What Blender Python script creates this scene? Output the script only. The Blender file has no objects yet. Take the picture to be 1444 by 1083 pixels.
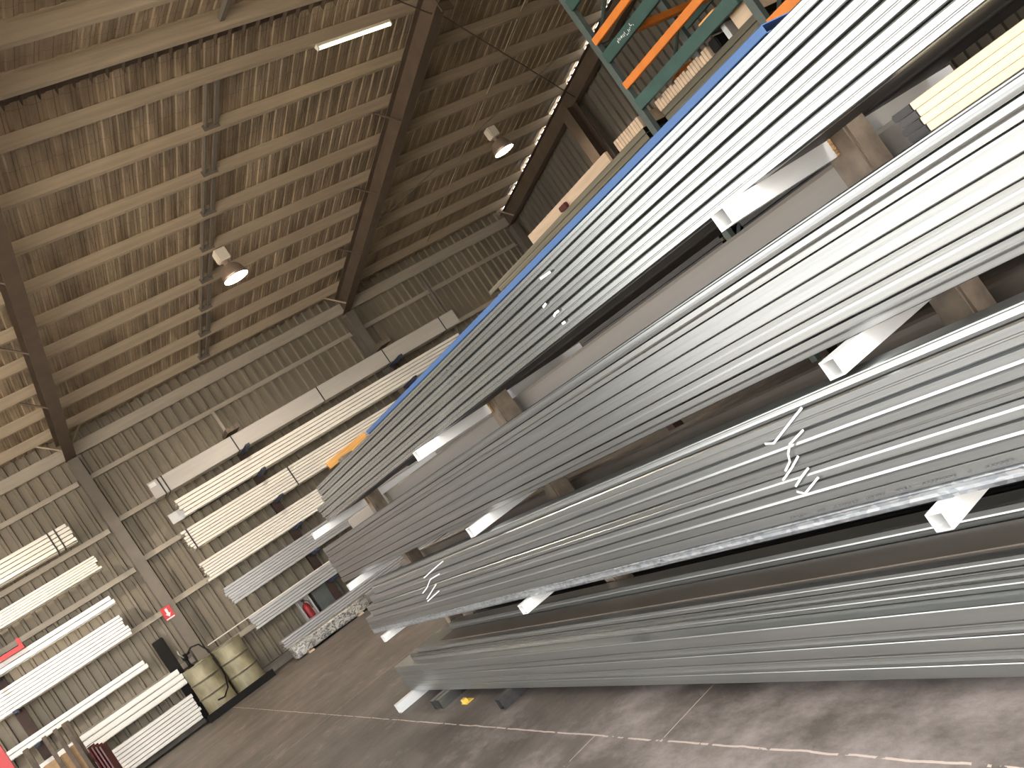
import bpy, bmesh, math, random
from mathutils import Vector, Matrix
random.seed(7)
scene = bpy.context.scene
COL = scene.collection

# ------------------------------------------------------------------ camera
CAM_H = 1.35
F_PX, W_PX = 1250.0, 1444.0
YAW, PITCH, ROLL = math.radians(29.95), math.radians(1.92), math.radians(-34.4)
cy, sy, cp, sp, cr, sr = math.cos(YAW), math.sin(YAW), math.cos(PITCH), math.sin(PITCH), math.cos(ROLL), math.sin(ROLL)
fwd = Vector((sy * cp, cy * cp, sp)); right0 = Vector((cy, -sy, 0)); up0 = right0.cross(fwd)
right = cr * right0 + sr * up0; up = -sr * right0 + cr * up0
cam_data = bpy.data.cameras.new('camera'); cam_data.sensor_width = 36.0
cam_data.lens = 36.0 * F_PX / W_PX; cam_data.clip_start = 0.05; cam_data.clip_end = 200
cam = bpy.data.objects.new('camera', cam_data); COL.objects.link(cam)
cam.matrix_world = Matrix(((right.x, up.x, -fwd.x, 0), (right.y, up.y, -fwd.y, 0), (right.z, up.z, -fwd.z, CAM_H), (0, 0, 0, 1)))
scene.camera = cam

# ------------------------------------------------------------------ sky and exposure
world = bpy.data.worlds.new('sky'); scene.world = world; world.use_nodes = True
wn = world.node_tree.nodes; wl = world.node_tree.links; wn.clear()
wo = wn.new('ShaderNodeOutputWorld'); wb = wn.new('ShaderNodeBackground'); wl.new(wb.outputs[0], wo.inputs[0])
wb.inputs['Color'].default_value = (1.0, 0.985, 0.96, 1); wb.inputs['Strength'].default_value = 2.0
sun_d = bpy.data.lights.new('sun', 'SUN'); sun_d.energy = 9.0; sun_d.angle = math.radians(1.5); sun_d.color = (1.0, 0.93, 0.82)
sun = bpy.data.objects.new('sun', sun_d); COL.objects.link(sun)   # high sun from behind the shed: it lights the yard, not the floor inside
sun.rotation_euler = Vector((-0.30, -0.42, -0.86)).to_track_quat('-Z', 'Y').to_euler()
vs = scene.view_settings
vs.view_transform = 'Standard'; vs.look = 'None'; vs.gamma = 1.0; vs.use_curve_mapping = False
vs.exposure = 1.9

# ------------------------------------------------------------------ materials
MAT = {}
def new_mat(name):
    m = bpy.data.materials.new(name); m.use_nodes = True
    return m, m.node_tree.nodes, m.node_tree.links, m.node_tree.nodes['Principled BSDF']

def mat(name, color, rough=0.5, metal=0.0, noise=0.12, scale=(6, 6, 6), bump=0.0, bscale=None, rand=0.0, detail=4, spec=0.5, bdist=0.02):
    """paint or metal whose colour wanders a little with an object-space noise"""
    m, n, l, b = new_mat(name)
    tc = n.new('ShaderNodeTexCoord'); mp = n.new('ShaderNodeMapping'); mp.inputs['Scale'].default_value = scale
    l.new(tc.outputs['Object'], mp.inputs['Vector'])
    nt = n.new('ShaderNodeTexNoise'); nt.inputs['Scale'].default_value = 1.0; nt.inputs['Detail'].default_value = detail
    l.new(mp.outputs[0], nt.inputs['Vector'])
    cr_ = n.new('ShaderNodeValToRGB')
    lo = tuple(c * (1 - noise) for c in color); hi = tuple(min(1, c * (1 + noise)) for c in color)
    cr_.color_ramp.elements[0].position = 0.3; cr_.color_ramp.elements[1].position = 0.7
    cr_.color_ramp.elements[0].color = (*lo, 1); cr_.color_ramp.elements[1].color = (*hi, 1)
    l.new(nt.outputs['Fac'], cr_.inputs[0])
    last = cr_.outputs[0]
    if rand:
        oi = n.new('ShaderNodeObjectInfo'); hv = n.new('ShaderNodeHueSaturation'); mr = n.new('ShaderNodeMapRange')
        mr.inputs['To Min'].default_value = 1 - rand; mr.inputs['To Max'].default_value = 1 + rand
        l.new(oi.outputs['Random'], mr.inputs['Value']); l.new(mr.outputs[0], hv.inputs['Value']); l.new(last, hv.inputs['Color'])
        last = hv.outputs[0]
    l.new(last, b.inputs['Base Color'])
    b.inputs['Roughness'].default_value = rough; b.inputs['Metallic'].default_value = metal
    b.inputs['Specular IOR Level'].default_value = spec
    if bump:
        nb = n.new('ShaderNodeTexNoise'); nb.inputs['Detail'].default_value = 5
        mb = n.new('ShaderNodeMapping'); mb.inputs['Scale'].default_value = bscale or scale
        l.new(tc.outputs['Object'], mb.inputs['Vector']); l.new(mb.outputs[0], nb.inputs['Vector']); nb.inputs['Scale'].default_value = 1
        bp = n.new('ShaderNodeBump'); bp.inputs['Strength'].default_value = bump; bp.inputs['Distance'].default_value = bdist
        l.new(nb.outputs['Fac'], bp.inputs['Height']); l.new(bp.outputs[0], b.inputs['Normal'])
    MAT[name] = m
    return m

mat('galvanised', (0.275, 0.288, 0.284), 0.27, 0.95, 0.10, (60, 0.7, 60), 0.14, (220, 1.2, 220), 0.10, bdist=0.0012)
mat('galvanised_bright', (0.325, 0.342, 0.345), 0.30, 0.92, 0.08, (60, 0.7, 60), 0.14, (220, 1.2, 220), 0.10, bdist=0.0012)
mat('galvanised_plain', (0.225, 0.234, 0.234), 0.29, 0.95, 0.10, (60, 0.7, 60), 0.14, (220, 1.2, 220), 0.12, bdist=0.0012)
mat('galvanised_dull', (0.305, 0.318, 0.314), 0.32, 0.9, 0.08, (50, 0.7, 50), 0.14, (220, 1.2, 220), 0.08, bdist=0.0012)
mat('galvanised_tube', (0.80, 0.81, 0.81), 0.40, 0.35, 0.06, (2, 20, 20))
mat('beige_steel', (0.29, 0.262, 0.235), 0.5, 0.2, 0.06, (5, 1.2, 5))
mat('cream_batten', (0.86, 0.72, 0.50), 0.55, 0.0, 0.06, (20, 1, 20), rand=0.05)
mat('cream_steel', (0.80, 0.76, 0.68), 0.5, 0.1, 0.06, (1, 30, 30), rand=0.05)
mat('white_steel', (0.92, 0.91, 0.88), 0.5, 0.1, 0.04, (1, 30, 30), rand=0.03)
mat('grey_steel', (0.50, 0.47, 0.43), 0.5, 0.2, 0.06, (1, 30, 30), rand=0.05)
mat('zinc_steel', (0.62, 0.62, 0.62), 0.4, 0.6, 0.08, (1, 40, 40), rand=0.06)
mat('blue_coat', (0.028, 0.082, 0.21), 0.45, 0.0, 0.12, (10, 0.6, 10))
mat('brown_paint', (0.115, 0.082, 0.058), 0.55, 0.0, 0.15, (4, 4, 4))
mat('column_paint', (0.17, 0.145, 0.118), 0.55, 0.0, 0.12, (4, 4, 4))
mat('rust_brown', (0.18, 0.138, 0.10), 0.65, 0.1, 0.35, (16, 16, 16), 0.2, (40, 40, 40))
mat('weld_rust', (0.45, 0.28, 0.13), 0.5, 0.4, 0.5, (60, 60, 60), 0.5, (120, 120, 120))
mat('dark_post', (0.055, 0.028, 0.020), 0.6, 0.0, 0.2, (8, 8, 8))
mat('navy_paint', (0.018, 0.025, 0.055), 0.5, 0.0, 0.2, (12, 12, 12))
mat('purlin_steel', (0.50, 0.415, 0.305), 0.5, 0.25, 0.14, (1.2, 18, 18), 0.04, (1, 30, 30))
mat('girt_steel', (0.52, 0.46, 0.37), 0.5, 0.15, 0.10, (1.5, 18, 18))
mat('black_plastic', (0.008, 0.0075, 0.007), 0.6, 0.0, 0.2, (10, 10, 10), spec=0.2)
mat('drum_paint', (0.32, 0.29, 0.19), 0.45, 0.1, 0.35, (5, 5, 3), 0.05, (9, 9, 9))
mat('drum_black', (0.13, 0.115, 0.08), 0.5, 0.1, 0.25, (8, 8, 8))
mat('sign_red', (0.62, 0.05, 0.06), 0.45, 0.0, 0.06, (10, 10, 10))
mat('red_paint', (0.52, 0.045, 0.05), 0.4, 0.0, 0.12, (5, 5, 5))
mat('dark_red', (0.10, 0.018, 0.022), 0.3, 0.0, 0.25, (4, 30, 4))
mat('white_paint', (0.82, 0.82, 0.80), 0.45, 0.0, 0.05, (10, 10, 10))
mat('cabinet_grey', (0.13, 0.14, 0.13), 0.5, 0.0, 0.15, (6, 6, 6))
mat('orange_paint', (0.78, 0.24, 0.035), 0.5, 0.0, 0.12, (6, 6, 6), rand=0.06)
mat('green_paint', (0.035, 0.088, 0.075), 0.5, 0.0, 0.18, (6, 6, 6), rand=0.05)
mat('frame_green', (0.085, 0.11, 0.10), 0.5, 0.0, 0.15, (6, 6, 6))
mat('olive_steel', (0.15, 0.135, 0.095), 0.6, 0.15, 0.2, (30, 1, 30), rand=0.22)
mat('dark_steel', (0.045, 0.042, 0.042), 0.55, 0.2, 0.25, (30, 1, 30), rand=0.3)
mat('raw_timber', (0.66, 0.50, 0.35), 0.65, 0.0, 0.12, (20, 2, 20), rand=0.10)
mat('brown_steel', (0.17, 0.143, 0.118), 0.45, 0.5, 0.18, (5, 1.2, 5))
mat('stillage_brown', (0.10, 0.075, 0.055), 0.6, 0.1, 0.3, (12, 12, 12))
mat('orange_timber', (0.80, 0.43, 0.13), 0.6, 0.0, 0.22, (2, 20, 24), rand=0.04)
mat('cardboard', (0.46, 0.30, 0.16), 0.75, 0.0, 0.2, (9, 9, 9))
mat('strap_black', (0.02, 0.018, 0.018), 0.5)
mat('strap_white', (0.92, 0.92, 0.92), 0.5, 0.0, 0.03)
mat('cable_grey', (0.16, 0.13, 0.10), 0.5, 0.3)
mat('ink', (0.10, 0.10, 0.11), 0.6)
mat('ballast_white', (0.85, 0.78, 0.66), 0.45, 0.0, 0.05)
mat('spun_aluminium', (0.62, 0.50, 0.42), 0.35, 0.7, 0.10, (10, 10, 10))
mat('reflector_inside', (0.95, 0.84, 0.70), 0.35, 0.2, 0.04)
mat('yellow_tag', (0.75, 0.50, 0.08), 0.5)
mat('yard_concrete', (0.46, 0.42, 0.37), 0.8, 0.0, 0.12, (0.6, 0.6, 0.6))
mat('kerb_concrete', (0.30, 0.27, 0.23), 0.8, 0.0, 0.2, (5, 5, 5), 0.2, (30, 30, 30))

# lamp tube that is switched on
m, n, l, b = new_mat('lamp_tube'); b.inputs['Base Color'].default_value = (1, 0.9, 0.66, 1)
b.inputs['Emission Color'].default_value = (1, 0.86, 0.55, 1); b.inputs['Emission Strength'].default_value = 1.6; MAT['lamp_tube'] = m

# spangled galvanising
def spangle():
    m, n, l, b = new_mat('galvanised_spangle')
    tc = n.new('ShaderNodeTexCoord'); mp = n.new('ShaderNodeMapping'); mp.inputs['Scale'].default_value = (90, 45, 90)
    v = n.new('ShaderNodeTexVoronoi'); v.inputs['Scale'].default_value = 1
    l.new(tc.outputs['Object'], mp.inputs[0]); l.new(mp.outputs[0], v.inputs['Vector'])
    sx = n.new('ShaderNodeSeparateColor'); l.new(v.outputs['Color'], sx.inputs[0])
    cr_ = n.new('ShaderNodeValToRGB'); cr_.color_ramp.elements[0].color = (0.25, 0.275, 0.30, 1); cr_.color_ramp.elements[1].color = (0.42, 0.44, 0.46, 1)
    l.new(sx.outputs[0], cr_.inputs[0]); l.new(cr_.outputs[0], b.inputs['Base Color'])
    mr = n.new('ShaderNodeMapRange'); mr.inputs['To Min'].default_value = 0.3; mr.inputs['To Max'].default_value = 0.5
    l.new(sx.outputs[1], mr.inputs[0]); l.new(mr.outputs[0], b.inputs['Roughness']); b.inputs['Metallic'].default_value = 0.88
    MAT['galvanised_spangle'] = m
spangle()

# floor: worn concrete slab with pale joints
def floor_mat():
    m, n, l, b = new_mat('floor_concrete')
    tc = n.new('ShaderNodeTexCoord')
    def noise(scale, detail=6, rough=0.6, sc=(1, 1, 1)):
        mp = n.new('ShaderNodeMapping'); mp.inputs['Scale'].default_value = sc; l.new(tc.outputs['Object'], mp.inputs[0])
        t = n.new('ShaderNodeTexNoise'); t.inputs['Scale'].default_value = scale; t.inputs['Detail'].default_value = detail; t.inputs['Roughness'].default_value = rough
        l.new(mp.outputs[0], t.inputs['Vector']); return t.outputs['Fac']
    def ramp(f, p0, p1, c0, c1):
        r = n.new('ShaderNodeValToRGB'); r.color_ramp.elements[0].position = p0; r.color_ramp.elements[1].position = p1
        r.color_ramp.elements[0].color = (*c0, 1); r.color_ramp.elements[1].color = (*c1, 1); l.new(f, r.inputs[0]); return r.outputs[0]
    def mix(f, a, c):
        x = n.new('ShaderNodeMix'); x.data_type = 'RGBA'; l.new(f, x.inputs[0])
        for s, val in ((6, a), (7, c)):
            if isinstance(val, tuple): x.inputs[s].default_value = (*val, 1)
            else: l.new(val, x.inputs[s])
        return x.outputs[2]
    def mth(op, a, b_=None, c=None):
        x = n.new('ShaderNodeMath'); x.operation = op
        for i, val in enumerate((a, b_, c)):
            if val is None: continue
            if isinstance(val, (int, float)): x.inputs[i].default_value = val
            else: l.new(val, x.inputs[i])
        return x.outputs[0]
    base = ramp(noise(1.1), 0.32, 0.7, (0.072, 0.062, 0.053), (0.175, 0.152, 0.137))
    fine = ramp(noise(9, 8, 0.7), 0.3, 0.7, (0.75, 0.75, 0.75), (1.15, 1.13, 1.12))
    mm = n.new('ShaderNodeMix'); mm.data_type = 'RGBA'; mm.blend_type = 'MULTIPLY'; mm.inputs[0].default_value = 1
    l.new(base, mm.inputs[6]); l.new(fine, mm.inputs[7]); col = mm.outputs[2]
    sx0 = n.new('ShaderNodeSeparateXYZ'); l.new(tc.outputs['Object'], sx0.inputs[0])
    door = mth('MULTIPLY', mth('SUBTRACT', 5.0, sx0.outputs[1]), 0.040)          # pale dusty patches, spread towards the doorway to paint its light into the colour
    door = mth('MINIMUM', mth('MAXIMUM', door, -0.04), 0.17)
    dust_and_light = ramp(mth('ADD', noise(2.6, 9, 0.72, (1, 0.6, 1)), door), 0.52, 0.78, (0, 0, 0), (1, 1, 1))
    dmask = mth('MULTIPLY', dust_and_light, 0.75)
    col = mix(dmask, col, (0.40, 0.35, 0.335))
    # joints: pale worn lines in the slab
    sxyz = n.new('ShaderNodeSeparateXYZ'); l.new(tc.outputs['Object'], sxyz.inputs[0])
    wob = mth('MULTIPLY', mth('SUBTRACT', noise(5, 4), 0.5), 0.02)
    def line(coord, at, w):
        d = mth('ABSOLUTE', mth('SUBTRACT', mth('ADD', coord, wob), at)); return mth('LESS_THAN', d, w)
    j = line(sxyz.outputs[0], 1.475, 0.0045)
    j2 = mth('MAXIMUM', mth('MULTIPLY', line(sxyz.outputs[1], 3.70, 0.003), mth('LESS_THAN', sxyz.outputs[0], 1.475)), mth('MULTIPLY', line(sxyz.outputs[1], 3.17, 0.003), mth('GREATER_THAN', sxyz.outputs[0], 1.475)))
    j3 = line(sxyz.outputs[1], 9.0, 0.004)
    jj = mth('MAXIMUM', j, mth('MAXIMUM', j2, j3))
    jj = mth('MULTIPLY', jj, mth('GREATER_THAN', noise(14, 3), 0.40))
    col = mix(mth('MULTIPLY', jj, 0.75), col, (0.62, 0.52, 0.46))
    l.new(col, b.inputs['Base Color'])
    rr = n.new('ShaderNodeMapRange'); rr.inputs['To Min'].default_value = 0.45; rr.inputs['To Max'].default_value = 0.75; b.inputs['Specular IOR Level'].default_value = 0.3
    l.new(noise(1.7), rr.inputs[0]); l.new(rr.outputs[0], b.inputs['Roughness'])
    bp = n.new('ShaderNodeBump'); bp.inputs['Strength'].default_value = 0.15; bp.inputs['Distance'].default_value = 0.02
    l.new(noise(18, 6), bp.inputs['Height']); l.new(bp.outputs[0], b.inputs['Normal'])
    MAT['floor_concrete'] = m
floor_mat()

# roof lining: crinkled foil over wire mesh
def foil_mat():
    m, n, l, b = new_mat('roof_foil')
    tc = n.new('ShaderNodeTexCoord')
    def nz(scale, sc, detail=5):
        mp = n.new('ShaderNodeMapping'); mp.inputs['Scale'].default_value = sc; l.new(tc.outputs['Object'], mp.inputs[0])
        t = n.new('ShaderNodeTexNoise'); t.inputs['Scale'].default_value = scale; t.inputs['Detail'].default_value = detail; l.new(mp.outputs[0], t.inputs['Vector']); return t.outputs['Fac']
    r = n.new('ShaderNodeValToRGB'); r.color_ramp.elements[0].position = 0.3; r.color_ramp.elements[1].position = 0.72
    r.color_ramp.elements[0].color = (0.29, 0.232, 0.165, 1); r.color_ramp.elements[1].color = (0.60, 0.49, 0.355, 1)
    l.new(nz(1.0, (3.0, 0.9, 1)), r.inputs[0])
    sx = n.new('ShaderNodeSeparateXYZ'); l.new(tc.outputs['Object'], sx.inputs[0])
    def stripes(o, per, w):
        a = n.new('ShaderNodeMath'); a.operation = 'MULTIPLY'; a.inputs[1].default_value = 1 / per; l.new(o, a.inputs[0])
        f = n.new('ShaderNodeMath'); f.operation = 'FRACT'; l.new(a.outputs[0], f.inputs[0])
        g = n.new('ShaderNodeMath'); g.operation = 'LESS_THAN'; g.inputs[1].default_value = w; l.new(f.outputs[0], g.inputs[0]); return g.outputs[0]
    mx = n.new('ShaderNodeMath'); mx.operation = 'MAXIMUM'; l.new(stripes(sx.outputs[0], 0.19, 0.055), mx.inputs[0]); l.new(stripes(sx.outputs[1], 0.31, 0.02), mx.inputs[1])
    hm = n.new('ShaderNodeMath'); hm.operation = 'MULTIPLY'; hm.inputs[1].default_value = 0.6; l.new(mx.outputs[0], hm.inputs[0])
    mi = n.new('ShaderNodeMix'); mi.data_type = 'RGBA'; l.new(hm.outputs[0], mi.inputs[0]); l.new(r.outputs[0], mi.inputs[6]); mi.inputs[7].default_value = (0.09, 0.07, 0.05, 1)
    l.new(mi.outputs[2], b.inputs['Base Color'])
    b.inputs['Metallic'].default_value = 0.45; b.inputs['Roughness'].default_value = 0.42
    bp = n.new('ShaderNodeBump'); bp.inputs['Strength'].default_value = 0.7; bp.inputs['Distance'].default_value = 0.05
    l.new(nz(1.0, (9, 2.2, 4), 6), bp.inputs['Height']); l.new(bp.outputs[0], b.inputs['Normal'])
    MAT['roof_foil'] = m
foil_mat()

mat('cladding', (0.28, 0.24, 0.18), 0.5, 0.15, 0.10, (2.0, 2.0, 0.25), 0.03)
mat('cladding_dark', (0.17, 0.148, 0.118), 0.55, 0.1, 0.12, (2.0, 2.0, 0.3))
mat('block_wall', (0.45, 0.42, 0.38), 0.7, 0.0, 0.1, (2, 2, 2))

# shrink-wrap film with crinkles
def film():
    m, n, l, b = new_mat('stretch_film')
    tc = n.new('ShaderNodeTexCoord'); mp = n.new('ShaderNodeMapping'); mp.inputs['Scale'].default_value = (9, 9, 14); l.new(tc.outputs['Object'], mp.inputs[0])
    t = n.new('ShaderNodeTexNoise'); t.inputs['Scale'].default_value = 1; t.inputs['Detail'].default_value = 6; t.inputs['Distortion'].default_value = 2.5; l.new(mp.outputs[0], t.inputs['Vector'])
    r = n.new('ShaderNodeValToRGB'); r.color_ramp.elements[0].position = 0.42; r.color_ramp.elements[1].position = 0.56
    r.color_ramp.elements[0].color = (0.13, 0.13, 0.125, 1); r.color_ramp.elements[1].color = (0.50, 0.49, 0.46, 1)
    l.new(t.outputs['Fac'], r.inputs[0]); l.new(r.outputs[0], b.inputs['Base Color']); b.inputs['Roughness'].default_value = 0.25
    bp = n.new('ShaderNodeBump'); bp.inputs['Strength'].default_value = 0.8; l.new(t.outputs['Fac'], bp.inputs['Height']); l.new(bp.outputs[0], b.inputs['Normal'])
    MAT['stretch_film'] = m
film()

# ------------------------------------------------------------------ mesh helpers
def tag(o, label=None, cat=None, group=None, kind=None):
    if label: o['label'] = label
    if cat: o['category'] = cat
    if group: o['group'] = group
    if kind: o['kind'] = kind
    return o
def mesh_obj(name, bm, m, parent=None, loc=(0, 0, 0), rot=(0, 0, 0), smooth=False):
    bmesh.ops.recalc_face_normals(bm, faces=bm.faces)
    me = bpy.data.meshes.new(name); bm.to_mesh(me); bm.free()
    if smooth:
        for p in me.polygons: p.use_smooth = True
    for mm in (m if isinstance(m, (list, tuple)) else [m]): me.materials.append(MAT[mm])
    o = bpy.data.objects.new(name, me); COL.objects.link(o); o.location = loc; o.rotation_euler = rot
    if parent: o.parent = parent
    return o
def empty(name, loc, label, cat, group=None, rz=0):
    o = bpy.data.objects.new(name, None); COL.objects.link(o); o.location = loc; o.rotation_euler[2] = rz
    o.empty_display_size = 0.1
    return tag(o, label, cat, group)
def box(bm, x0, x1, y0, y1, z0, z1):
    v = [bm.verts.new(p) for p in ((x0, y0, z0), (x1, y0, z0), (x1, y1, z0), (x0, y1, z0), (x0, y0, z1), (x1, y0, z1), (x1, y1, z1), (x0, y1, z1))]
    for f in ((0, 3, 2, 1), (4, 5, 6, 7), (0, 1, 5, 4), (1, 2, 6, 5), (2, 3, 7, 6), (3, 0, 4, 7)): bm.faces.new([v[i] for i in f])
    return v
def bbox(x0, x1, y0, y1, z0, z1, bev=0.0):
    bm = bmesh.new(); box(bm, x0, x1, y0, y1, z0, z1)
    if bev: bmesh.ops.bevel(bm, geom=list(bm.edges), offset=bev, segments=2, affect='EDGES')
    return bm
def extrude(bm, pts, fa, fb):
    """closed section pts; fa / fb turn a section point into the two end positions"""
    a = [bm.verts.new(fa(p)) for p in pts]; b = [bm.verts.new(fb(p)) for p in pts]; k = len(pts)
    for i in range(k): bm.faces.new((a[i], a[(i + 1) % k], b[(i + 1) % k], b[i]))
    bm.faces.new(a[::-1]); bm.faces.new(b)
def tube(bm, pts, r, seg=8):
    rings = []
    for i, p in enumerate(pts):
        p = Vector(p); d = (Vector(pts[min(i + 1, len(pts) - 1)]) - Vector(pts[max(i - 1, 0)])).normalized()
        u = d.cross(Vector((0, 0, 1)));
        if u.length < 1e-3: u = Vector((1, 0, 0))
        u.normalize(); v = d.cross(u)
        rings.append([bm.verts.new(p + r * (math.cos(t) * u + math.sin(t) * v)) for t in [2 * math.pi * k / seg for k in range(seg)]])
    for a, b in zip(rings, rings[1:]):
        for k in range(seg): bm.faces.new((a[k], a[(k + 1) % seg], b[(k + 1) % seg], b[k]))
    bm.faces.new(rings[0][::-1]); bm.faces.new(rings[-1])
def lathe(bm, prof, seg=32, c=(0, 0)):
    rings = []
    for r, z in prof:
        rings.append([bm.verts.new((c[0] + r * math.cos(2 * math.pi * k / seg), c[1] + r * math.sin(2 * math.pi * k / seg), z)) for k in range(seg)] if r > 1e-5 else [bm.verts.new((c[0], c[1], z))])
    for a, b in zip(rings, rings[1:]):
        for k in range(seg):
            q = (k + 1) % seg
            if len(a) == 1 and len(b) == 1: continue
            if len(a) == 1: bm.faces.new((a[0], b[k], b[q]))
            elif len(b) == 1: bm.faces.new((a[k], b[0], a[q]))
            else: bm.faces.new((a[k], b[k], b[q], a[q]))
def ibeam_pts(w, d, tf=0.012, tw=0.010):
    h, g = w / 2, tw / 2
    return [(-h, 0), (h, 0), (h, tf), (g, tf), (g, d - tf), (h, d - tf), (h, d), (-h, d), (-h, d - tf), (-g, d - tf), (-g, tf), (-h, tf)]
def ordinal(i): return ['first', 'second', 'third', 'fourth', 'fifth', 'sixth', 'seventh', 'eighth', 'ninth', 'tenth', 'eleventh', 'twelfth', 'thirteenth', 'fourteenth', 'fifteenth', 'sixteenth', 'seventeenth', 'eighteenth', 'nineteenth', 'twentieth', 'twenty-first', 'twenty-second'][i]

# ------------------------------------------------------------------ building constants
WALL_Y, EAST_X, RIDGE_Y, SL = 17.78, 12.85, 9.1, 0.145
def raf_bot(y): return 5.25 + SL * (17.7 - (y if y > RIDGE_Y else 2 * RIDGE_Y - y))
def pur_bot(y): return raf_bot(y) + 0.35
def sheet_z(y): return pur_bot(y) + 0.20
COLX = (-4.5, 1.585, 7.70, 12.6)

# ------------------------------------------------------------------ setting
bm = bmesh.new(); v = [bm.verts.new(p) for p in ((-9.2, -1.6, 0), (13.2, -1.6, 0), (13.2, 18.2, 0), (-9.2, 18.2, 0))]; bm.faces.new(v)
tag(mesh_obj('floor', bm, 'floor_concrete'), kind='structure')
bm = bmesh.new(); v = [bm.verts.new(p) for p in ((-45, -40, -0.03), (45, -40, -0.03), (45, 45, -0.03), (-45, 45, -0.03))]; bm.faces.new(v)
tag(mesh_obj('yard', bm, 'yard_concrete'), kind='structure')

def corrugated(x0, x1, f, pitch=0.2, h=0.045, rows=((0,), (1,))):
    """ribbed sheet: f(x, offset, row) gives the position"""
    xs = []; x = x0
    while x < x1:
        xs += [(x, 0), (x + pitch * 0.62, 0), (x + pitch * 0.70, h), (x + pitch * 0.92, h)]; x += pitch
    xs.append((x1, 0)); xs = [q for q in xs if q[0] <= x1]
    bm = bmesh.new(); grid = [[bm.verts.new(f(x, o, r)) for x, o in xs] for r in rows]
    for a, b in zip(grid, grid[1:]):
        for k in range(len(xs) - 1): bm.faces.new((a[k], a[k + 1], b[k + 1], b[k]))
    return bm
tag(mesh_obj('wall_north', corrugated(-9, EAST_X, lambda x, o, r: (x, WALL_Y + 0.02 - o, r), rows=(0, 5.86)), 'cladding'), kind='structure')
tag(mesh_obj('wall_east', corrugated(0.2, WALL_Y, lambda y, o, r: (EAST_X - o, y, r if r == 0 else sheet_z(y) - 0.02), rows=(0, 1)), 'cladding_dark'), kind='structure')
for ya, yb, lo in ((0.2, 2.0, 0), (2.0, 14.5, 4.5), (14.5, WALL_Y, 0)):   # unseen wall, with an opening added between solid ends to let light in
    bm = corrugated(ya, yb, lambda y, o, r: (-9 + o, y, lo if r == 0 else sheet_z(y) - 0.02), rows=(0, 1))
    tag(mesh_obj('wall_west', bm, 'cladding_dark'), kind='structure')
bm = bmesh.new(); box(bm, 2.8, EAST_X, 0.1, 0.25, 0, 5.7); box(bm, -9, -6.0, 0.1, 0.25, 0, 5.7); box(bm, -6.0, 2.8, 0.1, 0.25, 5.0, 5.7)  # unseen wall; its right-hand part is added to darken the racking side
tag(mesh_obj('wall_south', bm, 'block_wall'), kind='structure')
tag(mesh_obj('ceiling', corrugated(-9, EAST_X, lambda x, o, r: (x, r, sheet_z(r) + o), pitch=0.19, h=0.014, rows=(17.95, RIDGE_Y + 0.001, RIDGE_Y - 0.001, 0.1)), 'roof_foil'), kind='structure')
# concrete kerb along the foot of the cladding
tag(mesh_obj('baseboard_north', bbox(-9, EAST_X, 17.55, 17.75, 0, 0.16), 'kerb_concrete'), kind='structure')

# portal frames: columns and rafters
col_lab = ['brown steel column on the far wall out to the left of the frame', 'brown steel column between the drums and the red arrow sign on the far wall', 'brown steel column behind the top white bundle on the far wall', 'brown steel column in the far right corner of the shed']
raf_lab = ['brown roof rafter out to the left of the frame', 'brown roof rafter dropping to the column with the red arrow sign', 'brown roof rafter in the middle with the fluorescent batten beside its top', 'brown roof rafter along the end wall beside the high orange racking']
for i, x in enumerate(COLX):
    if i == 0: continue
    bm = bmesh.new()
    extrude(bm, ibeam_pts(0.20, 0.34), lambda p: (p[0], p[1] - 0.34 + 0.0, 0), lambda p: (p[0], p[1] - 0.34, raf_bot(17.72)))
    box(bm, -0.14, 0.14, -0.38, 0.02, 0, 0.02)
    o = mesh_obj('steel_column', bm, 'column_paint', loc=(x, 17.72, 0)); tag(o, col_lab[i], 'column', 'steel columns of the far wall')
    bm = bmesh.new(); pts = ibeam_pts(0.20, 0.35)
    y0, y1 = (17.56, 0.5)
    extrude(bm, pts, lambda p: (p[0], 0, raf_bot(y0) + p[1]), lambda p: (p[0], RIDGE_Y - y0, raf_bot(RIDGE_Y) + p[1]))
    extrude(bm, pts, lambda p: (p[0], RIDGE_Y - y0, raf_bot(RIDGE_Y) + p[1]), lambda p: (p[0], y1 - y0, raf_bot(y1) + p[1]))
    r = mesh_obj('rafter', bm, 'brown_paint', loc=(x, y0, 0)); tag(r, raf_lab[i], 'rafter', 'roof rafters')
    # apex plate and fly braces belong to the rafter
    bm = bmesh.new(); box(bm, -0.10, 0.10, -0.012, 0.012, raf_bot(RIDGE_Y) - 0.12, raf_bot(RIDGE_Y) + 0.34)
    mesh_obj('apex_plate', bm, 'brown_paint', r, loc=(0, RIDGE_Y - y0, 0))
    ends = (17.15, 15.27, 13.38, 11.49) if i < 3 else (17.15,)
    for q in ends:
        bm = bmesh.new()
        d = -1
        tube(bm, [(d * 0.02, 0, raf_bot(q) + 0.03), (d * 0.42, 0.0, pur_bot(q) + 0.03)], 0.018, 6)
        if i < 3 and q > 17: tube(bm, [(-d * 0.02, 0, raf_bot(q) + 0.03), (-d * 0.42, 0.0, pur_bot(q) + 0.03)], 0.018, 6)
        mesh_obj('fly_brace', bm, 'purlin_steel' if q > 17 else 'brown_paint', r, loc=(0, q - y0, 0))
# end wall column
bm = bmesh.new(); extrude(bm, ibeam_pts(0.30, 0.3), lambda p: (p[1] - 0.3, p[0], 0), lambda p: (p[1] - 0.3, p[0], raf_bot(13.3)))
tag(mesh_obj('steel_column', bm, 'brown_paint', loc=(12.49, 13.3, 0)), 'brown end wall column standing under the far right rafter', 'column', 'steel columns of the end wall')

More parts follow.
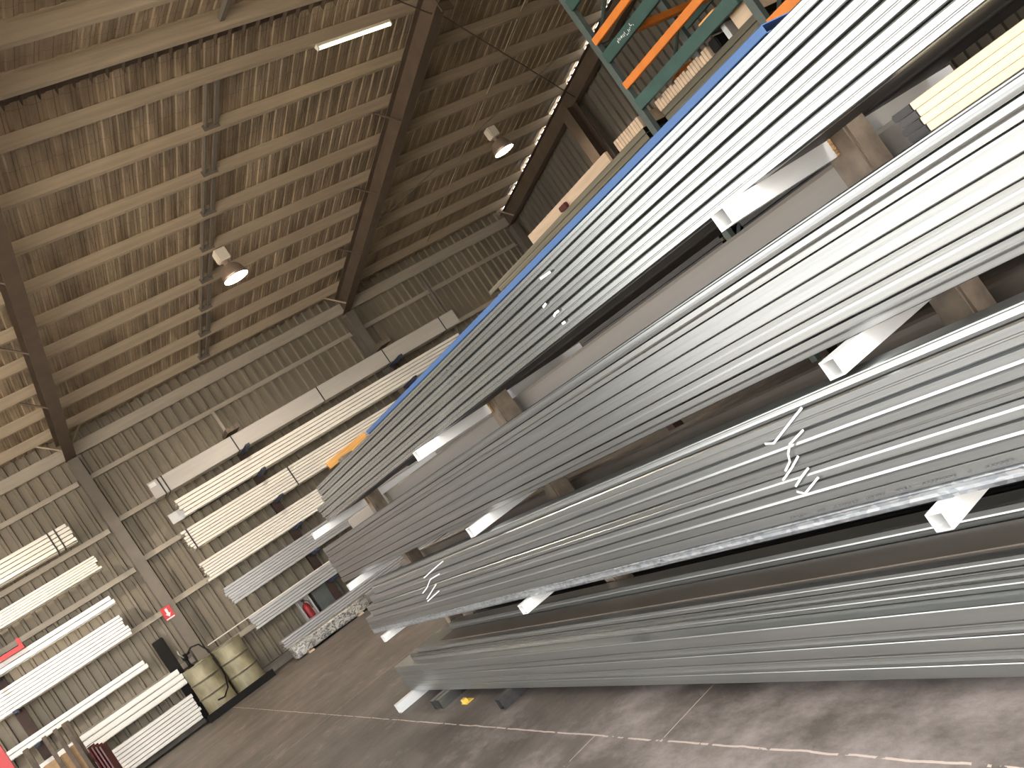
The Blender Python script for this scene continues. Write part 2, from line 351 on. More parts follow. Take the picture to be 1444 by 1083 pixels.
# purlins (Z sections) and eave beam
def z_section(h, f=0.07, t=0.006, lip=0.018):
    return [(0, 0), (-f, 0), (-f, lip), (-f + t, lip), (-f + t, t), (0, t), (0, h), (f, h), (f, h - lip), (f - t, h - lip), (f - t, h - t), (t, h - t), (t, 0)]
PY = [18.11 - 0.9444 * k for k in range(1, 10)]
for k, yy in enumerate(PY):
    bm = bmesh.new(); extrude(bm, z_section(0.195), lambda p: (-9 - 2, p[0], p[1]), lambda p: (EAST_X - 0.06 - 2, p[0], p[1]))
    o = mesh_obj('roof_purlin', bm, 'purlin_steel', loc=(2, yy, pur_bot(yy) + 0.004))
    tag(o, f'tan steel roof purlin, {ordinal(k)} one up the slope from the far eave beam', 'purlin', 'roof purlins on the far slope')
for k, yy in enumerate([8.62 - 0.9444 * k for k in range(9)]):
    bm = bmesh.new(); extrude(bm, [(-p[0], p[1]) for p in z_section(0.195)], lambda p: (-9 - 2, p[0], p[1]), lambda p: (EAST_X - 0.06 - 2, p[0], p[1]))
    o = mesh_obj('roof_purlin', bm, 'purlin_steel', loc=(2, yy, pur_bot(yy) + 0.004))
    tag(o, f'tan steel roof purlin, {ordinal(k)} one past the ridge on the near slope', 'purlin', 'roof purlins on the near slope')
bm = bmesh.new(); extrude(bm, z_section(0.24, 0.08), lambda p: (-11, p[0], p[1]), lambda p: (EAST_X - 2.06, p[0], p[1]))
tag(mesh_obj('eave_beam', bm, 'girt_steel', loc=(2, 17.66, 5.32)), 'long pale eave beam where the roof meets the far wall', 'beam')
# ridge capping closer with its teeth
bm = bmesh.new(); x = -8.9; comb = [(-8.9, 0.0)]
while x < 12.6:
    comb += [(x, -0.07), (x + 0.012, -0.07), (x + 0.012, -0.012), (x + 0.19, -0.012)]; x += 0.19
comb.append((comb[-1][0], 0.0)); extrude(bm, comb, lambda p: (p[0], -0.10, p[1]), lambda p: (p[0], 0.10, p[1]))
tag(mesh_obj('ridge_closer', bm, 'brown_paint', loc=(0, RIDGE_Y, sheet_z(RIDGE_Y) + 0.0)), 'toothed closer strip along the roof ridge', 'strip')

# bridging between purlins
def bridging(x, y0, y1, label, group, double=True):
    bm = bmesh.new(); ya, yb = y1 + 0.02, y0 - 0.02
    for dx in ((-0.07, 0.07) if double else (0.0,)):
        for s in (0.0,):
            a, b = Vector((dx, ya - y0, pur_bot(ya) - pur_bot(y0) + 0.10)), Vector((dx, yb - y0, 0.10))
            w = 0.028 if dx > 0 or not double else 0.016
            if not double: w = 0.009
            pts = [(-w, -0.03), (w, -0.03), (w, 0.03), (-w, 0.03)]
            if not double: pts = [(-w, -w), (w, -w), (w, w), (-w, w)]
            extrude(bm, pts, lambda p, a=a: (a.x + p[0], a.y, a.z + p[1]), lambda p, b=b: (b.x + p[0], b.y, b.z + p[1]))
    if double:
        box(bm, -0.11, 0.11, -0.05, -0.02, 0.03, 0.13); 
    o = mesh_obj('bridging_strut', bm, 'column_paint' if double else 'purlin_steel', loc=(x, y0, pur_bot(y0)))
    tag(o, label, 'strut', group)
for k, (a, b) in enumerate(zip(PY, PY[1:])):
    bridging(4.52, a, b, f'bridging strut between {ordinal(k)} and {ordinal(k+1)} purlins from the eave, beside the left lamp', 'bridging struts in the middle bay')
    bridging(10.15, a, b, f'thin bridging rod between {ordinal(k)} and {ordinal(k+1)} purlins from the eave, beside the right lamp', 'bridging rods in the right bay', False)
bm = bmesh.new(); a, b = (0, 8.60 - 8.60, 0.1), (0.0, 7.70 - 8.60, 0.1 - SL * 0.9)
extrude(bm, [(-0.03, -0.03), (0.03, -0.03), (0.03, 0.03), (-0.03, 0.03)], lambda p: (p[0], a[1], a[2] + p[1]), lambda p: (p[0], b[1], b[2] + p[1]))
tag(mesh_obj('bridging_strut', bm, 'column_paint', loc=(4.52, 8.60, pur_bot(8.60))), 'bridging strut just past the ridge at the top edge of the picture', 'strut', 'bridging struts in the middle bay')

# roof bracing rods
def rod(a, b, label, r=0.011):
    bm = bmesh.new(); a, b = Vector(a), Vector(b); tube(bm, [(0, 0, 0), tuple(b - a)], r, 6)
    bmesh.ops.create_icosphere(bm, subdivisions=1, radius=r * 2.2)
    tag(mesh_obj('bracing_rod', bm, 'cable_grey', loc=a), label, 'rod', 'roof bracing rods')
rod((7.82, 9.42, raf_bot(9.42) + 0.06), (12.48, 13.1, raf_bot(13.1) + 0.06), 'diagonal bracing rod from the middle rafter top across to the end rafter')
rod((7.82, 14.6, raf_bot(14.6) + 0.13), (12.48, 10.7, raf_bot(10.7) + 0.13), 'diagonal bracing rod rising from the foot of the middle rafter to the right')
rod((7.58, 9.30, raf_bot(9.3) + 0.04), (5.2, 7.4, raf_bot(7.4) + 0.04), 'diagonal bracing rod at the top of the picture left of the middle rafter')

# wall girts per bay
def girt(x0, x1, z, label):
    bm = bmesh.new(); extrude(bm, z_section(0.10, 0.06), lambda p: (x0, p[0], p[1]), lambda p: (x1, p[0], p[1]))
    o = mesh_obj('wall_girt', bm, 'girt_steel', loc=(0, 17.68, z)); tag(o, label, 'girt', 'girts on the far wall')
for nm, xa, xb, zs in (('left', -8.9, 1.47, (4.80, 3.77, 2.93, 2.00, 0.99)), ('middle', 1.70, 7.58, (4.80, 3.86, 3.01, 2.05, 0.86)), ('right', 7.82, 12.5, (4.80, 3.86, 3.01, 2.05, 0.86))):
    for k, z in enumerate(zs):
        girt(xa, xb, z, f'pale wall girt in the {nm} bay of the far wall, {ordinal(k)} from the top')
# downpipe and sign
bm = bmesh.new(); tube(bm, [(0, 0, 0), (0, 0, 5.1)], 0.04, 10)
tag(mesh_obj('downpipe', bm, 'column_paint', loc=(9.75, 17.6, 0.16)), 'thin brown downpipe on the far wall beside the blue topped bundle', 'pipe')
sg = mesh_obj('arrow_sign', bbox(-0.09, 0.09, -0.004, 0, -0.12, 0.12), 'sign_red', loc=(1.50, 17.375, 1.98)); tag(sg, 'red sign with a white arrow fixed to the brown column', 'sign')
bm = bmesh.new(); pts = [(-0.022, 0.085), (0.022, 0.085), (0.022, -0.01), (0.05, -0.01), (0, -0.075), (-0.05, -0.01), (-0.022, -0.01)]
extrude(bm, pts, lambda p: (p[0], -0.0065, p[1]), lambda p: (p[0], -0.004, p[1])); mesh_obj('arrow', bm, 'white_paint', sg)
bm = bmesh.new(); box(bm, -0.075, 0.075, -0.0065, -0.004, -0.112, -0.090); mesh_obj('text_band', bm, 'white_paint', sg)

# ------------------------------------------------------------------ lamps
def highbay(x, y, label, watts):
    zt = pur_bot(y); t = empty('highbay_lamp', (x, y, zt), label, 'lamp', 'high bay lamps')
    bm = bmesh.new(); box(bm, -0.10, 0.10, -0.085, 0.085, -0.24, -0.03); bmesh.ops.bevel(bm, geom=list(bm.edges), offset=0.012, segments=2, affect='EDGES')
    for k in range(5): box(bm, -0.108, -0.10, -0.07 + k * 0.033, -0.062 + k * 0.033, -0.22, -0.05)
    mesh_obj('ballast_box', bm, 'ballast_white', t)
    bm = bmesh.new(); lathe(bm, [(0.0, -0.23), (0.055, -0.24), (0.05, -0.30), (0.06, -0.33), (0.0, -0.335)], 20); mesh_obj('neck', bm, 'spun_aluminium', t, smooth=True)
    bm = bmesh.new(); lathe(bm, [(0.06, -0.325), (0.095, -0.335), (0.135, -0.36), (0.172, -0.42), (0.196, -0.50), (0.206, -0.56), (0.212, -0.56), (0.203, -0.50), (0.18, -0.415), (0.142, -0.352), (0.10, -0.325), (0.06, -0.315)], 36)
    mesh_obj('shade', bm, 'spun_aluminium', t, smooth=True)
    bm = bmesh.new(); lathe(bm, [(0.0, -0.345), (0.09, -0.345), (0.130, -0.368), (0.166, -0.425), (0.190, -0.50), (0.200, -0.555)], 36); mesh_obj('reflector', bm, 'reflector_inside', t, smooth=True)
    bm = bmesh.new(); lathe(bm, [(0.0, -0.438), (0.03, -0.43), (0.04, -0.405), (0.03, -0.37), (0.022, -0.346)], 16); mesh_obj('bulb', bm, 'white_paint', t, smooth=True)
    bm = bmesh.new(); tube(bm, [(0, 0, 0.0), (0, 0, -0.04)], 0.012, 8); mesh_obj('hook', bm, 'cable_grey', t)
    if watts:
        ld = bpy.data.lights.new('lamp_light', 'POINT'); ld.energy = watts; ld.color = (1.0, 0.90, 0.76); ld.shadow_soft_size = 0.035
        lo = bpy.data.objects.new('lamp_light', ld); COL.objects.link(lo); lo.parent = t; lo.location = (0, 0, -0.478)
    return t
highbay(4.64, 13.36, 'high bay lamp with a bell shade hanging beside the bridging line', 120)
highbay(-1.50, 13.36, 'high bay lamp with a bell shade over the left bundles, outside the picture', 210)
highbay(10.46, 13.36, 'high bay lamp with a bell shade hanging in the darker right hand bay', 30)
t = empty('fluorescent_batten', (6.55, 9.6, pur_bot(9.6)), 'glowing fluorescent batten under the purlin beside the middle rafter', 'lamp')
mesh_obj('batten_body', bbox(-0.6, 0.6, -0.05, 0.03, -0.04, 0.0, 0.004), 'ballast_white', t)
bm = bmesh.new(); tube(bm, [(-0.58, -0.02, -0.058), (0.58, -0.02, -0.058)], 0.019, 12); mesh_obj('tube', bm, 'lamp_tube', t, smooth=True)
for s in (-1, 1): mesh_obj('lamp_holder', bbox(s * 0.59 - 0.012, s * 0.59 + 0.012, -0.045, 0.01, -0.075, -0.038), 'white_paint', t)

# ------------------------------------------------------------------ steel sections
def front_profile(kind, h):
    """(depth, height) points of the visible face from bottom to top; depth 0 is the front"""
    if kind == 'lip':      # C section with a shallow fold line
        q = [(0.012, 0), (0.003, 0.05), (0, 0.12), (0.0, 0.40), (0.0011, 0.44), (0.0011, 0.50), (0.0002, 0.54), (0.0002, 0.86), (0.003, 0.94), (0.013, 1.0)]
    elif kind == 'crease':
        q = [(0.004, 0), (0.0006, 0.03), (0, 0.08), (0.0004, 0.50), (0.0014, 0.64), (0.0015, 0.955), (0.006, 1.0)]
    elif kind == 'bead':
        q = [(0.008, 0), (0.001, 0.06), (0.0008, 0.38), (0.0003, 0.44), (-0.0005, 0.49), (0.0003, 0.54), (0.001, 0.60), (0.001, 0.92), (0.010, 1.0)]
    elif kind == 'roll':
        q = [(0.007, 0), (0.001, 0.04), (0.0, 0.30), (0.0012, 0.52), (0.0016, 0.74), (0.0006, 0.82), (0.001, 0.92), (0.006, 0.985), (0.012, 1.0)]
    elif kind == 'groove':
        q = [(0.14, 0), (0.14, 0.15), (0.0, 0.17), (0, 0.98), (0.003, 1.0)]
    else:                  # plain web
        q = [(0.006, 0), (0.001, 0.03), (0, 0.09), (0, 0.91), (0.001, 0.97), (0.006, 1.0)]
    return [(d, z * h) for d, z in q]
def channel_section(kind, h, w, t=0.0022):
    fr = front_profile(kind, h); k = len(fr)
    outer = [(w, 0)] + fr + [(w, h)]
    inner = [(w, h - t)]
    for i, (d, z) in enumerate(reversed(fr)): inner.append((d + t, min(h - t, max(t, z))))
    # drop doubled points near the flanges
    inn = []
    for p in inner + [(w, t)]:
        if not inn or (abs(p[0] - inn[-1][0]) + abs(p[1] - inn[-1][1])) > 1e-4: inn.append(p)
    return outer + inn
MESH = {}
def bar(name, axis, kind, h, w, a0, a1, front, z, m, label, cat, group):
    """a long folded steel section; axis 'Y' faces -X, axis 'X' faces -Y"""
    key = (name, axis, kind, round(h, 4), round(w, 4), round(a1 - a0, 4), m)
    if key not in MESH:
        bm = bmesh.new(); sec = channel_section(kind, h, w); L = a1 - a0
        if axis == 'Y': extrude(bm, sec, lambda p: (p[0], 0, p[1]), lambda p: (p[0], L, p[1]))
        else: extrude(bm, sec, lambda p: (0, p[0], p[1]), lambda p: (L, p[0], p[1]))
        bmesh.ops.recalc_face_normals(bm, faces=bm.faces)
        me = bpy.data.meshes.new(name); bm.to_mesh(me); bm.free(); me.materials.append(MAT[m]); MESH[key] = me
    o = bpy.data.objects.new(name, MESH[key]); COL.objects.link(o)
    o.location = (front, a0, z) if axis == 'Y' else (a0, front, z)
    return tag(o, label, cat, group)

# ------------------------------------------------------------------ the cantilever rack in the foreground
UPY = (1.475, 3.87, 6.28)
rack = empty('cantilever_rack', (2.11, 3.87, 0), 'rusty cantilever rack carrying the four tiers of long galvanised channels', 'rack')
def rk(name, bm, m, parent=None, smooth=False):
    o = mesh_obj(name, bm, m, parent or rack); 
    if parent is None: o.location = (0, 0, 0)
    return o
def shs(bm, x0, x1, yc, z0, s=0.05, t=0.004):
    """square hollow tube along X with an open end"""
    for (ya, yb, za, zb) in ((yc - s / 2, yc + s / 2, z0, z0 + t), (yc - s / 2, yc + s / 2, z0 + s - t, z0 + s), (yc - s / 2, yc - s / 2 + t, z0 + t, z0 + s - t), (yc + s / 2 - t, yc + s / 2, z0 + t, z0 + s - t)):
        box(bm, x0, x1, ya, yb, za, zb)
ARMZ = {1: 1.487, 2: 1.050, 3: 0.616}
for k, yy in enumerate(UPY):
    top = 1.76 if k == 0 else 1.83
    bm = bmesh.new(); box(bm, -0.05, 0.05, yy - 3.87 - 0.05, yy - 3.87 + 0.05, 0.012, top); bmesh.ops.bevel(bm, geom=[e for e in bm.edges if abs(e.verts[0].co.z - e.verts[1].co.z) > 1], offset=0.008, segments=2, affect='EDGES')
    u = rk('upright', bm, 'rust_brown')
    bm = bmesh.new(); box(bm, -0.14, 0.14, yy - 3.87 - 0.12, yy - 3.87 + 0.12, 0, 0.012)
    for dx in (-0.11, 0.11):
        for dy in (-0.09, 0.09): lathe(bm, [(0, 0.03), (0.012, 0.03), (0.012, 0.012), (0, 0.012)], 6, (dx, yy - 3.87 + dy))
    mesh_obj('base_plate', bm, 'rust_brown', u)
    for tier, zt in ARMZ.items():
        bm = bmesh.new(); yc = yy + (0.033 if tier == 1 else 0.02) - 3.87
        shs(bm, 1.60 - 2.11, 2.055 - 2.11, yc, zt - 0.05)
        a = rk('arm', bm, 'galvanised_tube')
        bm = bmesh.new(); shs(bm, 2.165 - 2.11, 2.72 - 2.11, yc, zt - 0.05)
        a2 = rk('arm', bm, 'galvanised_tube')
        # rusty weld at the root
        bm = bmesh.new()
        for s in (-1, 1):
            for j in range(6):
                c = Vector((2.056 - 2.11 - 0.002, yc + s * 0.026, zt - 0.046 + j * 0.0085))
                bmesh.ops.create_icosphere(bm, subdivisions=1, radius=0.006 + 0.002 * random.random(), matrix=Matrix.Translation(c))
        mesh_obj('weld', bm, 'weld_rust', a)
# longitudinal tie behind the uprights
bm = bmesh.new()
for z in (0.30, 1.25):
    box(bm, 0.052, 0.085, UPY[0] - 3.87, UPY[2] - 3.87, z, z + 0.04)
rk('tie_rail', bm, 'rust_brown')

PLACE = {1: 'top tier', 2: 'second tier', 3: 'third tier', 4: 'bottom tier'}
def tier(tno, front, w, zs, far, kinds, mats, near=-1.2, extra=''):
    nrow = len(zs) - 1; objs = []
    for k in range(nrow):
        h = zs[k + 1] - zs[k]
        pos = 'only row' if nrow == 1 else 'bottom row' if k == 0 else ('top row' if k == nrow - 1 else f'{ordinal(k)} row up')
        lab = f'galvanised channel in the {PLACE[tno]} of the rack, {pos}{extra}' if 'set back' not in extra else f'galvanised channel in the set back layer of the bottom tier, {pos}'
        dx = 0 if k == 0 else random.uniform(-0.003, 0.004)
        objs.append(bar('steel_channel', 'Y', kinds[k % len(kinds)], h, w[k] if isinstance(w, tuple) else w, near, far[k], front + dx, zs[k], mats[k % len(mats)], lab, 'channel', f'galvanised channels in the {PLACE[tno]}{extra}'))
    return objs
z1 = [1.487, 1.530, 1.573, 1.616, 1.660, 1.702, 1.732]
T1 = tier(1, 1.73, (0.05, 0.30, 0.30, 0.30, 0.30, 0.30), z1, [6.27, 6.31, 6.33, 6.10, 6.07, 6.05], ['lip'], ['galvanised'])
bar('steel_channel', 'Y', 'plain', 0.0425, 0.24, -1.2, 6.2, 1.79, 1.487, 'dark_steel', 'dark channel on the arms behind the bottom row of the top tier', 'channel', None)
z2 = [1.050, 1.095, 1.138, 1.181, 1.222, 1.272, 1.317, 1.353]
T2 = tier(2, 1.72, 0.31, z2, [6.82, 6.80, 6.81, 6.80, 6.82, 6.79, 6.80], ['bead', 'crease', 'crease', 'crease', 'crease', 'bead', 'roll'], ['galvanised_plain'])
z3 = [0.616, 0.655, 0.688, 0.752, 0.793, 0.832, 0.895, 0.950, 0.981]
T3 = tier(3, 1.66, (0.14, 0.14, 0.14, 0.14, 0.14, 0.14, 0.14, 0.07), z3, [6.67, 6.66, 6.64, 6.42, 6.43, 6.22, 6.03, 6.00], ['roll', 'plain', 'bead', 'crease', 'lip', 'bead', 'lip', 'roll'], ['galvanised_spangle'] + ['galvanised_bright'] * 7)
z4 = [0.070, 0.115, 0.157, 0.200, 0.236, 0.288]
T4 = tier(4, 1.72, 0.31, z4, [6.98, 6.96, 6.97, 6.95, 6.97], ['plain', 'roll'], ['galvanised_dull'])
T4b = tier(4, 1.775, 0.25, [0.288, 0.320, 0.352, 0.384], [6.62, 6.60, 6.38], ['bead', 'roll'], ['galvanised_dull', 'galvanised'], extra=' of the set back layer')
T4c = tier(4, 1.955, 0.075, [0.384, 0.432], [6.02], ['bead'], ['galvanised_dull'], extra=' at the back')
bar('steel_channel', 'Y', 'plain', 0.022, 0.16, 1.22, 4.63, 1.731, 1.732, 'blue_coat', 'blue coated channel lying along the top of the top tier', 'channel', None)
bar('steel_channel', 'Y', 'plain', 0.387, 0.09, -1.2, 7.45, 2.20, 1.050, 'beige_steel', 'deep beige channel standing on edge behind the second tier', 'channel', None)
for k in range(4):
    bt = bar('steel_batten', 'Y', 'plain', 0.0195, 0.13, -1.2, 1.15 + 0.004 * (k % 2), 1.90, 1.353 + 0.0195 * k, 'cream_batten', f'cream batten in the short stack on the second tier, {ordinal(k)} from the bottom', 'batten', 'cream battens on the second tier')
    tag(mesh_obj('end_cap', bbox(-0.002, 0.131, 0, 0.055, 0.0006, 0.0188, 0.003), 'dark_steel', bt, loc=(0, 2.35 + 0.004 * (k % 2), 0)), 'black end cap')
# loads on the back arms of the rack
bar('steel_channel', 'Y', 'plain', 0.315, 0.09, -1.2, 6.9, 2.20, 0.616, 'brown_steel', 'deep brown channel standing on edge behind the third tier', 'channel', None)
bar('reflection_strip', 'Y', 'plain', 0.006, 0.13, -1.2, 5.95, 1.815, 0.384, 'brown_steel', 'brown strip added as the reflection on the set back layer of the bottom tier', 'flat', None)  # strip stands in for the brown reflection on the layer below
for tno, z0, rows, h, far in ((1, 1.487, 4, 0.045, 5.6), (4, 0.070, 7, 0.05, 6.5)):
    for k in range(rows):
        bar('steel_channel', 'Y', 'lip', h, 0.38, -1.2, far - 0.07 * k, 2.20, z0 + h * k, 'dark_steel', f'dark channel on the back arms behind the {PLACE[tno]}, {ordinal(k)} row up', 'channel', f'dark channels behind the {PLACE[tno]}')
# bearers on the floor
def bearer(y, x0, s, m, label, dbl=False):
    bm = bmesh.new(); shs(bm, x0 - 2.1, 0.6, 0, 0, s)
    if dbl:
        shs(bm, x0 - 2.1 + 0.01, 0.6, -0.09, 0, s)
    tag(mesh_obj('floor_bearer', bm, m, loc=(2.1, y, 0)), label, 'bearer', 'bearers under the bottom tier')
bearer(6.90, 1.55, 0.07, 'galvanised_tube', 'white square tube bearer on the floor under the far end of the bottom tier')
bearer(6.16, 1.60, 0.07, 'galvanised', 'pair of grey tube bearers on the floor beside the yellow tag', True)
bearer(5.02, 1.62, 0.07, 'dark_steel', 'dark tube bearer on the floor beneath the bottom tier')
bearer(1.2, 1.73, 0.07, 'galvanised', 'tube bearer under the near end of the bottom tier')
bm = bmesh.new(); box(bm, -0.03, 0.03, -0.05, 0.05, 0, 0.004); box(bm, -0.028, 0.0, -0.02, 0.03, 0.004, 0.03)
tag(mesh_obj('yellow_tag', bm, 'yellow_tag', loc=(1.69, 5.75, 0.0)), 'small yellow tag on the floor under the bottom tier', 'tag')

# printed marks on two members
def printing(parent, x, y0, z, runs, hh):
    y = y0; rnd = random.Random(3)
    for run in runs:                       # one part for each illegible printed word
        bm = bmesh.new(); start = y
        box(bm, -0.0003, 0.0002, 0, 0.013 * run - 0.004, -hh * 0.05, hh * 0.05)
        for _ in range(run):
            hgt = hh * rnd.uniform(0.6, 1.0); q = y - start; box(bm, -0.0006, 0.0002, q, q + 0.004, -hgt / 2, hgt / 2)
            if rnd.random() < 0.6: zz = rnd.choice((-hgt / 2, hgt / 2 - 0.0015, -0.0007)); box(bm, -0.0006, 0.0002, q + 0.004, q + 0.009, zz, zz + 0.0015)
            y += 0.013
        o = mesh_obj('printed_word', bm, 'ink', parent); o.location = (x - parent.location.x, start - parent.location.y, z - parent.location.z)
        y += 0.03
printing(T3[1], 1.6585, 1.28, 0.668, (6, 1, 8, 4, 5, 7, 3, 6), 0.007)
printing(T1[4], 1.7285, 3.35, 1.686, (2, 7), 0.011)
printing(T1[3], 1.7285, 3.30, 1.641, (4, 9), 0.009)

# torn strap tails hanging out of the third tier
def strap(points, label, group, w=0.005, m='strap_white'):
    base = Vector(points[0]); bm = bmesh.new()
    pts = [Vector(p) - base for p in points]
    vs_ = []
    for i, p in enumerate(pts):
        d = (pts[min(i + 1, len(pts) - 1)] - pts[max(i - 1, 0)]).normalized(); s = d.cross(Vector((1, 0, 0))).normalized() * w / 2
        vs_.append([bm.verts.new(p + s), bm.verts.new(p - s), bm.verts.new(p - s + Vector((-0.0015, 0, 0))), bm.verts.new(p + s + Vector((-0.0015, 0, 0)))])
    for a, b in zip(vs_, vs_[1:]):
        for k in range(4): bm.faces.new((a[k], a[(k + 1) % 4], b[(k + 1) % 4], b[k]))
    bm.faces.new(vs_[0]); bm.faces.new(vs_[-1][::-1])
    tag(mesh_obj('strap_tail', bm, m, loc=base), label, 'strap', group)
STRAPS = [
    ([(1.65, 1.699, 0.955), (1.65, 1.783, 0.924), (1.65, 1.863, 0.894), (1.65, 1.895, 0.901)], 'torn white strap tail on the third tier, near cluster, uppermost with a bent tip', 0.006),
    ([(1.65, 1.741, 0.899), (1.65, 1.813, 0.876), (1.65, 1.841, 0.852), (1.65, 1.853, 0.83), (1.65, 1.89, 0.809)], 'torn white strap tail, near cluster on the third tier, second down, kinked', 0.006),
    ([(1.65, 1.813, 0.837), (1.65, 1.862, 0.811), (1.65, 1.92, 0.786)], 'torn white strap tail, near cluster on the third tier, third down, straight', 0.006),
    ([(1.65, 1.807, 0.797), (1.65, 1.845, 0.781), (1.65, 1.891, 0.758)], 'torn white strap tail, near cluster on the third tier, fourth down, short and curved', 0.006),
    ([(1.65, 1.796, 0.764), (1.65, 1.876, 0.731), (1.65, 1.899, 0.743)], 'torn white strap tail, near cluster on the third tier, lowest, with a hooked tip', 0.006),
    ([(1.65, 4.544, 0.936), (1.65, 4.752, 0.912), (1.65, 4.966, 0.886)], 'torn white strap tail, far cluster on the third tier, uppermost', 0.006),
    ([(1.65, 4.704, 0.877), (1.65, 4.886, 0.865), (1.65, 5.024, 0.824), (1.65, 5.149, 0.8)], 'torn white strap tail, far cluster on the third tier, second down, kinked', 0.006),
    ([(1.65, 4.853, 0.826), (1.65, 5.142, 0.759)], 'torn white strap tail, far cluster on the third tier, third down', 0.006),
    ([(1.65, 4.869, 0.785), (1.65, 5.153, 0.745)], 'torn white strap tail, far cluster on the third tier, lowest', 0.006),
    ([(1.722, 2.486, 1.612), (1.722, 2.513, 1.609)], 'small white strap knot on the top tier, second from the top', 0.008),
    ([(1.722, 2.448, 1.565), (1.722, 2.475, 1.565), (1.722, 2.491, 1.561)], 'small white strap knot on the top tier, largest, with two ends', 0.008),
    ([(1.722, 2.454, 1.522), (1.722, 2.475, 1.523)], 'small white strap knot on the top tier, lowest of the four', 0.008),
    ([(1.722, 2.362, 1.681), (1.722, 2.431, 1.687)], 'small white strap knot on the top tier, uppermost and longest', 0.008),
]
for pts, lab, wd in STRAPS: strap(pts, lab, 'strap tails on the rack', wd)


# ------------------------------------------------------------------ far wall racks
FY = 17.0
def wall_rack(name_label, xs, tiers, top, cap):
    t = empty('wall_rack', (xs[0], 17.45, 0), name_label, 'rack')
    for x in xs:
        bm = bmesh.new(); extrude(bm, ibeam_pts(0.16, 0.14), lambda p: (x - xs[0] + p[0], p[1] - 0.07, 0), lambda p: (x - xs[0] + p[0], p[1] - 0.07, top))
        u = mesh_obj('post', bm, 'dark_post', t)
        for z in tiers:
            bm = bmesh.new(); extrude(bm, [(0, 0), (0, -0.05), (-0.42, -0.075), (-0.42 - 0.28, -0.045), (-0.42 - 0.28, 0.0)], lambda p: (x - xs[0] - 0.04, p[0] - 0.07, z + p[1]), lambda p: (x - xs[0] + 0.04, p[0] - 0.07, z + p[1]))
            mesh_obj('arm', bm, 'navy_paint', t)
        if cap:
            bm = bmesh.new(); box(bm, x - xs[0] - 0.13, x - xs[0] + 0.13, -0.50, 0.06, top, top + 0.09); mesh_obj('cap_bracket', bm, 'rust_brown', u); bm = bmesh.new(); box(bm, x - xs[0] - 0.025, x - xs[0] + 0.025, 0.08, 0.12, top - 0.2, 4.80); mesh_obj('tie_strap', bm, 'girt_steel', u)
    return t
R = [('top', 3.79, 4.12, 1, 'grey_steel', 2.34, 9.6), ('second', 3.25, 3.60, 5, 'cream_steel', 2.60, 9.4), ('third', 2.65, 3.05, 7, 'cream_steel', 2.38, 9.3),
     ('fourth', 2.02, 2.39, 7, 'cream_steel', 2.34, 9.2), ('fifth', 1.43, 1.78, 7, 'zinc_steel', 2.44, 9.2), ('sixth', 0.82, 1.09, 5, 'zinc_steel', 2.54, 9.0), ('seventh', 0.21, 0.40, 4, 'zinc_steel', 2.76, 8.6)]
Lk = [('top', 3.87, 4.23, 5, 'cream_steel', -6.5, 0.90), ('second', 3.24, 3.50, 6, 'cream_steel', -6.5, 0.98), ('third', 2.60, 2.77, 2, 'white_steel', -6.5, 0.88),
      ('fourth', 2.00, 2.40, 7, 'white_steel', -6.5, 0.82), ('fifth', 1.37, 1.53, 2, 'white_steel', -6.5, 0.74), ('sixth', 0.76, 1.07, 3, 'white_steel', -6.5, 1.10), ('seventh', 0.12, 0.58, 7, 'white_steel', -6.5, 1.06)]
wall_rack('brown wall rack with navy arms carrying the pale bundles right of the column', (4.16, 7.80), [r[1] for r in R], 4.18, True)
wall_rack('brown wall rack with navy arms carrying the white bundles left of the column', (-1.15, -4.4), [r[1] for r in Lk], 4.3, False)
for side, rows_, nm in ((R, 'right', 'right of the column'), (Lk, 'left', 'left of the column')):
    for (tn, za, zb, cnt, m, xa, xb) in side:
        h = (zb - za) / cnt
        for k in range(cnt):
            pos = '' if cnt == 1 else (', bottom piece' if k == 0 else (', top piece' if k == cnt - 1 else f', {ordinal(k)} piece up'))
            j = random.uniform(-0.03, 0.03) if cnt > 1 else 0
            bar('wall_channel', 'X', 'plain' if h > 0.15 else 'groove', h, 0.34, xa + (j if rows_ == 'right' else 0), xb + (j if rows_ == 'left' else 0), FY + random.uniform(0, 0.006), za + h * k, m,
                f'pale channel in the {tn} wall bundle {nm}{pos}', 'channel', f'channels in the {tn} wall bundle {nm}')
top_bundle = [o for o in bpy.data.objects if o.get('group') == 'channels in the top wall bundle right of the column'][0]
tag(mesh_obj('paper_label', bbox(0.02, 0.14, -0.003, -0.0005, 0.22, 0.30), 'white_paint', top_bundle), 'white paper label at the end')
# black straps round the wall bundles
def band(x, za, zb, label):
    bm = bmesh.new(); y0, y1, t, w = -0.006, 0.345, 0.003, 0.012
    za -= 0.001
    for a in ((y0 - t, y0, za - t, zb + t), (y0, y1, zb, zb + t), (y0, y1, za - t, za), (y1, y1 + t, za - t, zb + t)): box(bm, -w, w, *a)
    tag(mesh_obj('bundle_strap', bm, 'strap_black', loc=(x, FY, 0)), label, 'strap', 'black straps on the wall bundles')
for x, w_ in ((2.62, 'second from the left end'), (2.54, 'nearest the left end')): band(x, 3.79, 4.12, f'black strap round the top right wall bundle, {w_}')
band(4.05, 3.79, 4.12, 'black strap round the top right wall bundle under the left bracket'); band(6.0, 3.79, 4.12, 'black strap round the top right wall bundle midway along')
band(7.65, 3.79, 4.12, 'black strap round the top right wall bundle under the right bracket'); band(9.2, 3.79, 4.12, 'black strap round the top right wall bundle nearest its right end')
band(0.70, 3.87, 4.23, 'black strap round the top left wall bundle, nearest its end'); band(0.58, 3.87, 4.23, 'black strap round the top left wall bundle, second from its end')
